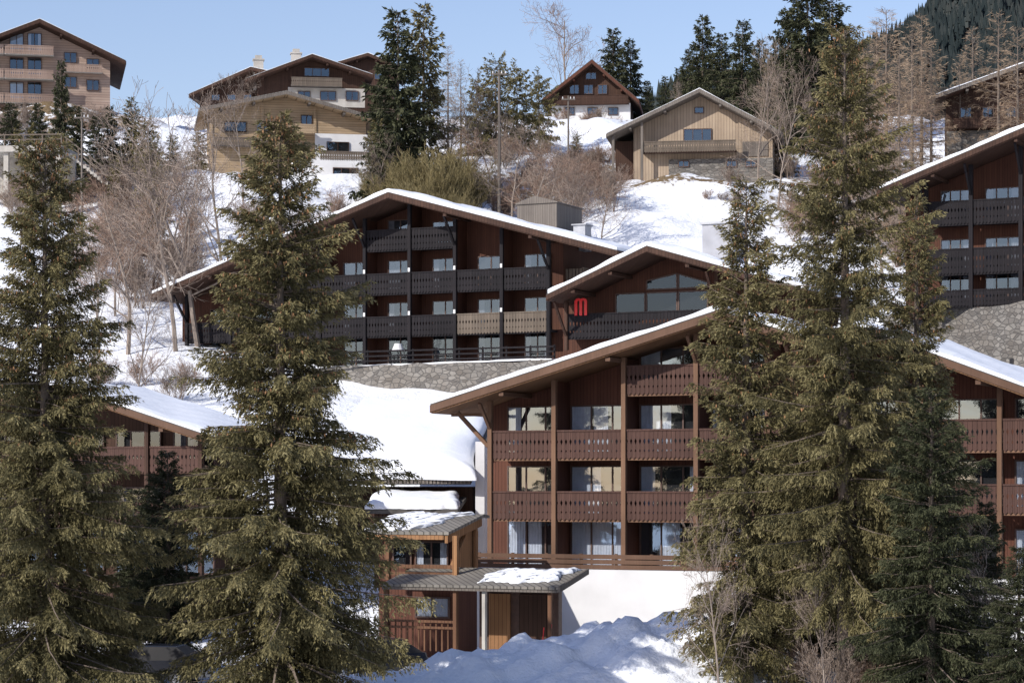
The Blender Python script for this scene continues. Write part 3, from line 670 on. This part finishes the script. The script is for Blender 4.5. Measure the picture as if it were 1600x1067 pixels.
# ------------------------------------------------------------------ vegetation
def quadmesh(name,V,tone,mats,midx=None):
    n=len(V); me=bpy.data.meshes.new(name); me.vertices.add(4*n); me.vertices.foreach_set('co',V.reshape(-1).astype(np.float32))
    me.loops.add(4*n); me.loops.foreach_set('vertex_index',np.arange(4*n,dtype=np.int32))
    me.polygons.add(n); me.polygons.foreach_set('loop_start',np.arange(0,4*n,4,dtype=np.int32))
    for x in mats: me.materials.append(M[x])
    if midx is not None: me.polygons.foreach_set('material_index',midx.astype(np.int32))
    me.update(calc_edges=True)
    a=me.attributes.new('tone','FLOAT','FACE'); a.data.foreach_set('value',np.clip(tone,0,1).astype(np.float32))
    return me
def nrm(a): return a/np.maximum(np.linalg.norm(a,axis=-1,keepdims=True),1e-6)
def tubes(segs,k=4):
    S=np.array(segs,float); p=S[:,0:3];q=S[:,3:6];r0=S[:,6];r1=S[:,7]
    d=nrm(q-p); ref=np.where(np.abs(d[:,2:3])>.9,np.array([[1.,0,0]]),np.array([[0,0,1.]]))
    a=nrm(np.cross(d,ref)); b=np.cross(d,a); out=[]
    for i in range(k):
        t0=2*math.pi*i/k;t1=2*math.pi*(i+1)/k
        A=a*math.cos(t0)+b*math.sin(t0);Bv=a*math.cos(t1)+b*math.sin(t1)
        out.append(np.stack([p+A*r0[:,None],p+Bv*r0[:,None],q+Bv*r1[:,None],q+A*r1[:,None]],1))
    return np.concatenate(out)
NC=0
def spruce(h,r,seed,nb,tsp,csp,cl,cw,clear=.05,expo=.8,foli='spruce',cones=0,hang=1.0,droop=.28,jit=.3,top=.65,curtain=0.0,eln=.07,scat=.38,whorl=.5):
    global NC
    g=np.random.RandomState(seed)
    t=clear+(1-clear)*(np.arange(nb)+.5)/nb
    nw=max(8,int(h*(1-clear)/whorl)); tq=clear+(1-clear)*(np.floor((t-clear)/(1-clear)*nw)+.5)/nw
    main=g.rand(nb)<.6
    t=np.where(main,tq+g.randn(nb)*.0045,t); t=np.clip(t**.95,clear,.995)
    az=np.arange(nb)*2.399+g.randn(nb)*.6
    L=r*((1-t)**expo)*(1-jit+g.rand(nb)*jit*1.5)*np.minimum(1,.72+t*2)*np.where(main,1,.8)+.10
    L*=1+.14*np.sin(az*2+t*17+seed)+.12*np.sin(az*3-t*31)+.08*np.sin(t*55+seed)
    el=-.22+(top+.22)*t**1.6+g.randn(nb)*eln
    z0=t*h; dr=droop*(1-t*.8)*(.6+.8*g.rand(nb))
    def bp(i,s):
        R=L[i]*s; z=z0[i]+L[i]*(np.tan(el[i])*s-dr[i]*s**2+.7*dr[i]*s**3)
        aa=az[i]+.22*s*np.sin(i*1.7)
        return np.stack([R*np.cos(aa),R*np.sin(aa),z],-1)
    ntw=np.maximum(4,(L/tsp*2).astype(int)); bi=np.repeat(np.arange(nb),ntw)
    s=.10+.90*g.rand(len(bi))**.8; s[np.cumsum(ntw)-1]=1
    base=bp(bi,s); out=nrm(bp(bi,np.minimum(s+.02,1.02))-bp(bi,s-.02))
    lat=np.stack([-out[:,1],out[:,0],0*out[:,0]],-1)*np.where(g.rand(len(bi))<.5,-1,1)[:,None]
    hb=.6+.8*g.rand(nb)
    dn=hang*hb[bi]*(.2+1.0*g.rand(len(bi)))*(1.1-.8*t[bi])
    d=nrm(out*(.35+.65*s[:,None])+lat*(.2+.7*g.rand(len(bi),1))+np.array([0,0,-1.])*dn[:,None])
    tl=(.20*L[bi]*(1-s)+.17+.09*L[bi]/max(r,1)+curtain*g.rand(len(bi))**2*(1-t[bi]))*(.5+.8*g.rand(len(bi))); tl=np.minimum(tl,1.0)
    nc=np.maximum(2,(tl/csp).astype(int)+1); ti=np.repeat(np.arange(len(bi)),nc); nn=len(ti)
    f=g.rand(nn)
    pos=base[ti]+d[ti]*(tl[ti]*f)[:,None]; pos[:,2]-=.3*tl[ti]*f*f*hang; pos+=g.randn(nn,3)*.014
    td=d[ti].copy(); td[:,2]-=.6*f*hang; td=nrm(td)
    cd=nrm(td+g.randn(nn,3)*scat); wd=nrm(np.cross(cd,g.randn(nn,3)))
    ll=cl*(.55+.8*g.rand(nn))[:,None]; ww=cw*(.6+.8*g.rand(nn))[:,None]
    V=np.stack([pos,pos+cd*ll*.4+wd*ww*.5,pos+cd*ll,pos+cd*ll*.4-wd*ww*.5],1)
    bt=g.rand(nb); tt=g.rand(len(bi))
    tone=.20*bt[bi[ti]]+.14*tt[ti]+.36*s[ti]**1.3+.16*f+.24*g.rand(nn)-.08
    mi=np.zeros(nn)
    mats=[foli,'cone']
    if cones:
        ii=np.where((t>.45)&(L>.3))[0]; ci=g.choice(ii,cones); cs=.55+.45*g.rand(cones); cp=bp(ci,cs)
        cp[:,:2]+=g.randn(cones,2)*.12; cd=nrm(np.array([[0,0,-1.]])+g.randn(cones,3)*.18)
        for k in range(2):
            wv=nrm(np.cross(cd,g.randn(cones,3)))*.026
            V=np.concatenate([V,np.stack([cp,cp+cd*.06+wv,cp+cd*.15,cp+cd*.06-wv],1)]); tone=np.concatenate([tone,g.rand(cones)]); mi=np.concatenate([mi,np.ones(cones)])
    NC+=len(V); H=float(V[:,:,2].max())
    crown=quadmesh('crown',V,tone,mats,mi)
    R0=.011*h+.03; segs=[]
    for k in range(12):
        a,b=k/12,(k+1)/12; segs.append((0,0,a*h-(.5 if k==0 else 0),0,0,b*h,R0*(1-a)**.85+.01,R0*(1-b)**.85+.01))
    tk=tubes(segs,10)
    ls=[]
    for i in range(nb):
        q=np.array([0,.3,.65,1.]); P=bp(np.full(4,i),q); rr=.010+.010*L[i]
        for k in range(3): ls.append((*P[k],*P[k+1],rr*(1-q[k])+.004,rr*(1-q[k+1])+.004))
    V=np.concatenate([tk,tubes(ls,3)])
    trunk=quadmesh('trunk',V,np.zeros(len(V)),['bark'])
    return crown,trunk,H
def baretree(seed,h,foli,stems=1,depth=4,up=.5,spread=.9,nch=(7,6,6,4),thin=1.0,bark='barkl',rad=.02):
    g=np.random.RandomState(seed); thick=[];fine=[]
    def grow(p,d,L,r,lv):
        ns=[6,4,3,2,2][lv]; pts=[p]; dd=d.copy()
        for k in range(ns):
            dd=dd+g.randn(3)*(.07 if lv==0 else .16); dd[2]+=.04*up*(lv>0); dd/=np.linalg.norm(dd)
            pts.append(pts[-1]+dd*L/ns)
        for k in range(ns):
            a,b=k/ns,(k+1)/ns; (thick if lv<2 else fine).append((*pts[k],*pts[k+1],r*(1-.75*a),r*(1-.75*b)))
        if lv+1>=depth: return
        n=nch[lv]
        for c in range(n):
            f=(.25 if lv==0 else .15)+(.75 if lv==0 else .85)*(c+g.rand())/n
            x=min(f*ns,ns-1e-3); k=int(x); P=pts[k]+(pts[k+1]-pts[k])*(x-k)
            ax=nrm(pts[k+1]-pts[k]); a=g.rand()*6.283+c*2.4
            ref=nrm(np.cross(ax,[.3,.5,.8])); r2=np.cross(ax,ref); side=ref*math.cos(a)+r2*math.sin(a)
            nd=nrm(ax*(.55+.3*g.rand())+side*spread*(.6+.5*g.rand())+np.array([0,0,up*.35]))
            grow(P,nd,L*(.62-.32*f)*(.7+.6*g.rand())*(1.15 if lv else .95),r*(.5*(1-.5*f)),lv+1)
    for s_ in range(stems):
        if stems==1: grow(np.array([0,0,-.2]),np.array([0,0,1.]),h,rad*h*.6+.03,0)
        else:
            a=g.rand()*6.28; tl=.15+.5*g.rand(); grow(np.array([g.randn()*.35,g.randn()*.35,-.2]),nrm(np.array([tl*math.cos(a),tl*math.sin(a),1.])),h*(.6+.4*g.rand()),.035*thin,0)
    V=tubes(thick,5); trunk=quadmesh('trunk',V,g.rand(len(V)),[bark if stems==1 else foli])
    fs=np.array(fine); fs[:,6:8]=np.maximum(fs[:,6:8]*thin,.010*thin)
    V=tubes(fs,3); crown=quadmesh('crown',V,g.rand(len(V)),[foli])
    return crown,trunk,float(np.percentile(V[:,:,2],99.7))
SP={}
SP['A']=spruce(20,3.9,1,470,.058,.045,.14,.037,cones=1500,expo=.56,hang=1.15,jit=.38,curtain=.24,eln=.10)
SP['B']=spruce(19.5,3.7,2,450,.058,.045,.14,.037,cones=1500,expo=.58,droop=.40,hang=1.2,jit=.38,curtain=.28,eln=.10,whorl=.55)
SP['C']=spruce(23.5,3.7,3,410,.060,.046,.145,.037,cones=1000,expo=.52,jit=.5,clear=.14,hang=1.1,curtain=.26,eln=.12,droop=.34,whorl=.6)
SP['N']=spruce(18,2.3,4,390,.058,.045,.135,.037,cones=500,expo=.6,top=.8,hang=1.15,curtain=.22,eln=.1,jit=.4)
SP['D']=spruce(12,2.6,5,290,.060,.048,.15,.041,foli='spruced',expo=.62,jit=.45,hang=1.1,eln=.1,curtain=.15)
MD={}
MD['a']=spruce(14,3.0,11,200,.12,.13,.34,.13,foli='spruced',expo=.60,jit=.42,eln=.12,hang=1.2)
MD['b']=spruce(14,2.6,12,190,.13,.13,.32,.12,foli='spruce',expo=.62,jit=.45,eln=.12,hang=1.2)
MD['c']=spruce(9,2.8,13,140,.14,.13,.30,.11,foli='olive',expo=.45,jit=.6,eln=.2)
MD['l']=spruce(14,2.7,14,170,.18,.17,.42,.026,foli='larch',expo=.65,hang=.5,droop=.15)
MD['k']=spruce(14,2.3,15,150,.20,.18,.42,.026,foli='larch',expo=.6,hang=.4,droop=.1)
BT={}
for i in range(3): BT['t%d'%i]=baretree(30+i,10,'twig',depth=5,nch=(11,6,5,3),thin=.95)
BT['r0']=baretree(40,10,'twigr',depth=5,nch=(10,6,5,3),thin=.95)
for i in range(3): BT['s%d'%i]=baretree(50+i,4,'twigr' if i!=1 else 'twig',stems=15,depth=4,nch=(6,5,4),thin=.95,spread=.7,up=.9)
for i in range(2): BT['o%d'%i]=baretree(60+i,6,'twigo',stems=22,depth=4,nch=(8,6,4),thin=1.3,spread=.6,up=1.1)
print('cards',NC)
def plant(kind,label,cat,group,var,px,D,toppy,wscale=1,rot=None,h=None,sinkz=.15,zoff=0):
    cr,tk,H=var; x=(px-800)/F*D; z=G(x,D)-sinkz+zoff
    if h is None: h=(HZ-toppy)/F*D-z
    s=h/H
    e=bpy.data.objects.new(kind,None); COL.objects.link(e); e.location=(x,D,z); e.rotation_euler=(0,0,random.random()*6.28 if rot is None else rot)
    e.scale=(s*wscale,s*wscale,s); e['label']=label; e['category']=cat; e['group']=group
    for nm,me in (('trunk',tk),('crown',cr)):
        o=bpy.data.objects.new(nm,me); COL.objects.link(o); o.parent=e
    return e
gs='tall spruces in front of the chalets'
SL='tall olive green spruce hung with brown cones'
for v,px,D,tp,ws,lb in (('A',70,76,205,1.08,SL),('B',438,77,172,1.18,SL),('N',1166,82,272,1.15,'slender olive green spruce before timber chalet'),
                     ('C',1320,80,30,1.03,'very tall open spruce with visible trunk'),('N',1432,87,300,1.05,'olive green spruce behind taller tree'),
                     ('A',-80,82,330,.9,SL),('N',1240,86,560,1.25,'slim spruce in the tree row')):
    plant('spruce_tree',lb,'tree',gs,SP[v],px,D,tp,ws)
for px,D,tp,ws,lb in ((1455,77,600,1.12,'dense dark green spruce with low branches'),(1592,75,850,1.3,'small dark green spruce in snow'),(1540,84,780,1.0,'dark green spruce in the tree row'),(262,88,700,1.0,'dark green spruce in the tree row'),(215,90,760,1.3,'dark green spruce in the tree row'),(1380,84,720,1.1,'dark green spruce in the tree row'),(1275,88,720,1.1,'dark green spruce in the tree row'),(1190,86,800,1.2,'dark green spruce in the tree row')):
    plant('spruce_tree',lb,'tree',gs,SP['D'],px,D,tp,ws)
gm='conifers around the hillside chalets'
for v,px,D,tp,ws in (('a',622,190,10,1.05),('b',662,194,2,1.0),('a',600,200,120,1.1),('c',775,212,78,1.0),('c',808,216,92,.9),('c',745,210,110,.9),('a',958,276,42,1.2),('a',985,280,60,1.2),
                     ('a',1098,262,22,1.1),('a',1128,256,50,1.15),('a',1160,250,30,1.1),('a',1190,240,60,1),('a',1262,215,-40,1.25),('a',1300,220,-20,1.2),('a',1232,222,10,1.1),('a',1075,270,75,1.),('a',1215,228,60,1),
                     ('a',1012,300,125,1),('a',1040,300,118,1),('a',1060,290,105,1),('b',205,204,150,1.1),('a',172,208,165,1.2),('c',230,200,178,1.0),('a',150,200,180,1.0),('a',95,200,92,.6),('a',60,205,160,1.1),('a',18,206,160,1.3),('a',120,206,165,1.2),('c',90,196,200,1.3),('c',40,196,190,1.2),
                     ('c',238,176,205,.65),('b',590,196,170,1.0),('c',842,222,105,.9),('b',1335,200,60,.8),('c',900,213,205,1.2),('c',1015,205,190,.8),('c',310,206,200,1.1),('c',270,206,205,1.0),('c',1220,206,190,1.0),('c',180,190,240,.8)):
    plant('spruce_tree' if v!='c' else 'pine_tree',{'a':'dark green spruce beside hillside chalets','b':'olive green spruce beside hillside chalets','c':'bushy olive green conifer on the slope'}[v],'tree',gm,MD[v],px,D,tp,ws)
gl_='bare larches'
for v,px,D,tp,ws in (('l',1385,184,10,1.0),('k',1425,176,30,.9),('l',1455,186,60,.9),('k',1560,182,10,.9),('l',1590,178,40,.9),('k',1500,190,80,.8),('l',700,205,70,.8),('l',1405,172,70,.8),('k',1355,178,60,.9),('l',1440,192,20,.8),('l',1370,195,30,.9),('k',1200,200,60,.7),('l',1520,196,40,.8),('k',720,212,90,.8)):
    plant('larch_tree','bare tan larch with fine twigs','tree',gl_,MD[v],px,D,tp,ws)
gb='bare trees on the slope'
for v,px,D,tp,ws in (('t0',310,152,135,1.05),('t1',345,162,150,.9),('t2',275,150,215,1.0),('r0',200,150,280,1.1),('t1',215,135,390,.75),('r0',240,165,255,1.0),('t2',180,160,310,1.),('r0',150,156,330,1.),('t0',255,172,240,.9),
                     ('t1',850,178,190,1.15),('t2',800,184,175,1.1),('r0',900,180,220,1.1),('r0',770,190,190,1.1),('t1',1185,196,55,.8),('t0',1215,190,80,.7),('r0',820,174,240,1.1),('t2',880,172,250,1.),('r0',888,288,6,.9),
                     ('t1',735,198,100,.9),('t0',690,192,130,.9),('t2',380,192,110,.7),('t1',590,188,210,.9),('t1',155,150,350,.8),('t2',30,170,260,.8),('r0',940,178,265,.9),('t0',1070,226,120,.6),('t2',1380,165,210,.9),('r0',1460,160,230,.9),('r0',1400,182,120,.9),('t1',1340,190,110,.8)):
    plant('bare_tree','leafless tree with fine branches on snowy slope','tree',gb,BT[v],px,D,tp,ws)
for px,D,tp,ws in ((1124,78,800,.6),(1290,79,850,.6),(1545,80,810,.7)):
    plant('bare_tree','sunlit bare sapling among the spruces','tree','bare saplings in front',BT['t1' if px!=1290 else 't2'],px,D,tp,ws)
gq='leafless bushes'
rr=random.Random(5)
for px,D,hh in ((612,188,5.0),(640,186,6.0),(668,184,6.6),(697,185,6.4),(722,187,5.8),(740,190,4.8),(655,179,4.4),(690,177,4.4),(625,180,4.0),(720,180,4.2),(585,192,4.0)):
    plant('olive_bush','big rounded olive brown leafless bush','bush','olive brown bushes on the slope',BT['o%d'%rr.randrange(2)],px,D,0,1.05,h=hh)
pts=[]
for (x0,x1,d0,d1,n,hh) in ((760,955,182,206,36,2.9),(150,300,158,192,30,3.0),(880,985,200,212,8,2.2),(0,200,186,205,16,2.6),(1220,1400,180,200,20,2.9),(1400,1600,165,185,20,3.0),(530,620,150,175,7,2.4),(1100,1240,188,194,5,1.4),(150,300,120,145,8,2.2),(380,600,176,192,8,2.2),(850,1000,252,262,8,2.0),(0,180,214,222,10,2.6)):
    for k in range(n): pts.append((rr.uniform(x0,x1),rr.uniform(d0,d1),hh*rr.uniform(.6,1.3)))
pts+= [(975,90.5,.5),(925,90,.8),(700,87,.6),(1240,82,2.0),(1300,80,2.2),(1480,82,2.2),(1350,80,1.8),(1560,79,2)]
for px,D,hh in pts:
    plant('bare_bush','leafless brown bush in the snow','bush',gq,BT['s%d'%rr.randrange(3)],px,D,0,1,h=hh)
# ------------------------------------------------------------------ mountain
def mountain():
    g=np.random.RandomState(3)
    cx=[-400,60,110,133,200,367,420,533,700,1100]; cz=[160,180,300,375,395,450,492,562,600,500]
    def mz(x,y): 
        c=np.interp(x,cx,cz); return 250*np.clip((x+200)/300,.2,1)+(c-250*np.clip((x+200)/300,.2,1))*np.clip((y-1500)/900,0,1.0)-np.clip(y-2400,0,1e9)*.5+8*np.sin(x*.03+y*.01)+6*np.sin(x*.05-y*.03)
    xs=np.linspace(-400,1100,76); ys=np.linspace(1450,2700,50); X,Y=np.meshgrid(xs,ys); Z=mz(X,Y)
    nx=76; V=np.stack([X,Y,Z],-1).reshape(-1,3).tolist()
    fs=[(j*nx+i,j*nx+i+1,j*nx+nx+i+1,j*nx+nx+i) for j in range(49) for i in range(75)]
    me=bpy.data.meshes.new('mountain'); me.from_pydata(V,[],fs); me.materials.append(M['farm'])
    o=bpy.data.objects.new('mountain',me); COL.objects.link(o); o['kind']='structure'
    n=11000; x=g.uniform(100,640,n); y=1500+920*g.rand(n); z=mz(x,y); h=g.uniform(11,22,n); w=h*.2
    Q=[];T=[]
    tn=g.rand(n)*.7+.15*np.sin(x*.03)+.15
    for lv,(b,t,ww) in enumerate(((.05,.6,1.),(.35,1.,.68))):
        for k in range(4):
            a0=k*math.pi/2+lv*.7;a1=a0+math.pi/2
            p0=np.stack([x+w*ww*math.cos(a0),y+w*ww*math.sin(a0),z+h*b],-1);p1=np.stack([x+w*ww*math.cos(a1),y+w*ww*math.sin(a1),z+h*b],-1)
            tp=np.stack([x,y,z+h*t],-1); Q.append(np.stack([p0,p1,tp+[.1,0,0],tp],1)); T.append(tn)
    me=quadmesh('forest',np.concatenate(Q),np.concatenate(T),['farf'])
    o=bpy.data.objects.new('forest',me); COL.objects.link(o); o['kind']='stuff'; o['label']='dense dark conifer forest covering the distant mountain'; o['category']='forest'
mountain()
# ------------------------------------------------------------------ small things
def pole(px,D,top,r=.12):
    x=(px-800)/F*D; z=G(x,D); H=(HZ-top)/F*D-z
    e=empty('utility_pole',(x,D,z),0,'weathered utility pole standing on the slope','pole','utility poles')
    mb=MB(); mb.cyl((0,0,-.5),(0,0,H),r,r*.7,10); mb.obj('shaft',['greyw'],e)
    mb=MB(); mb.box(-.6,.6,-.15,-.06,H-.4,H-.28); mb.obj('crossarm',['greyw'],e)
    for k in (-.5,0.2,.5): 
        mb=MB(); mb.cyl((k,-.1,H-.279),(k,-.1,H-.1),.05,.03,8); mb.obj('insulator',['white'],e)
pole(780,184,110,.14); pole(128,182,178,.1); pole(888,205,150,.1)
def car(px,D,rz,lab):
    x=(px-800)/F*D; z=G(x,D)+.02
    e=empty('parked_car',(x,D,z),rz,lab,'car')
    mb=MB()
    prof=[(-2.1,.3),(2.05,.3),(2.12,.55),(2.0,.8),(1.1,.95),(-2.0,1.0),(-2.12,.7)]
    def ring(y,s): return [(a*s,y,b) for a,b in prof]
    rings=[ring(-.86,.96),ring(-.80,1),ring(.80,1),ring(.86,.96)]
    n=len(prof); vs=[p for q in rings for p in q]; fs=[tuple(range(n)),tuple(range(4*n-1,3*n-1,-1))]
    for k in range(3):
        for i in range(n): fs.append((k*n+i,k*n+(i+1)%n,(k+1)*n+(i+1)%n,(k+1)*n+i))
    mb.add(vs,fs); 
    mb.add([(-1.2,-.62,1.46),(.35,-.62,1.46),(.35,.62,1.46),(-1.2,.62,1.46),(-1.15,-.58,1.5),(.3,-.58,1.5),(.3,.58,1.5),(-1.15,.58,1.5)],[(0,1,5,4),(1,2,6,5),(2,3,7,6),(3,0,4,7),(4,5,6,7)])
    mb.obj('body',['carp'],e)
    mb=MB(); mb.add([(-1.9,-.8,.985),(1.1,-.8,.945),(1.1,.8,.945),(-1.9,.8,.985),(-1.2,-.62,1.46),(.35,-.62,1.46),(.35,.62,1.46),(-1.2,.62,1.46)],[(0,1,5,4),(1,2,6,5),(2,3,7,6),(3,0,4,7)])
    mb.obj('window',['back'],e)
    for wx in (-1.35,1.35):
        for wy in (-.88,.88):
            mb=MB(); mb.cyl((wx,wy-.1,.32),(wx,wy+.1,.32),.32,.32,20); w_=mb.obj('wheel',['black'],e)
            mb=MB(); s_=1 if wy>0 else -1; mb.cyl((wx,wy+s_*.101,.32),(wx,wy+s_*.12,.32),.2,.18,14); mb.obj('rim',['metal'],w_)
    for wy in (-.62,.62):
        mb=MB(); mb.box(2.07,2.13,wy-.16,wy+.16,.6,.75); mb.obj('headlight',['framew'],e)
car(578,88.5,math.radians(205),'dark parked car beside snow bank')
car(235,85,math.radians(170),'dark parked car behind spruce branches')
for px,D in ((846,90.8),(858,91.2)):
    x=(px-800)/F*D; z=G(x,D); e=empty('snow_stake',(x,D,z),0,'thin orange stake standing in snow','stake','snow stakes')
    mb=MB(); mb.cyl((0,0,-.2),(.1,0,.9),.022,.018,8); mb.obj('shaft',['red'],e)
# ------------------------------------------------------------------ light, sky, camera
el=math.radians(32); azl=math.radians(51)
sdir=np.array([-math.sin(azl)*math.cos(el),-math.cos(azl)*math.cos(el),math.sin(el)])
from mathutils import Vector
sun=bpy.data.lights.new('sun','SUN'); sun.energy=5.0; sun.angle=math.radians(.5); sun.color=(1,.96,.90)
so=bpy.data.objects.new('sun',sun); COL.objects.link(so); so.rotation_euler=Vector(sdir).to_track_quat('Z','Y').to_euler()
w=bpy.data.worlds.new('World'); SC.world=w; w.use_nodes=True; nt=w.node_tree
bg=nt.nodes['Background']; sk=nt.nodes.new('ShaderNodeTexSky'); sk.sky_type='NISHITA'; sk.sun_disc=False
sk.sun_elevation=el; sk.sun_rotation=math.atan2(sdir[0],sdir[1]); sk.altitude=200; sk.air_density=1.2; sk.dust_density=.6; sk.ozone_density=3.5
tint=mix(nt,1.0,sk.outputs[0],(1.22,1.05,1.10),'MULTIPLY')
nt.links.new(tint,bg.inputs[0]); bg.inputs[1].default_value=.145
cam=bpy.data.cameras.new('camera'); co=bpy.data.objects.new('camera',cam); COL.objects.link(co)
co.rotation_euler=(math.radians(90),0,0); cam.sensor_width=36; cam.lens=36*F/1600; cam.shift_y=(HZ-533.5)/1600
cam.clip_start=.5; cam.clip_end=8000; SC.camera=co
SC.view_settings.view_transform='Standard'; SC.view_settings.look='None'; SC.view_settings.exposure=0
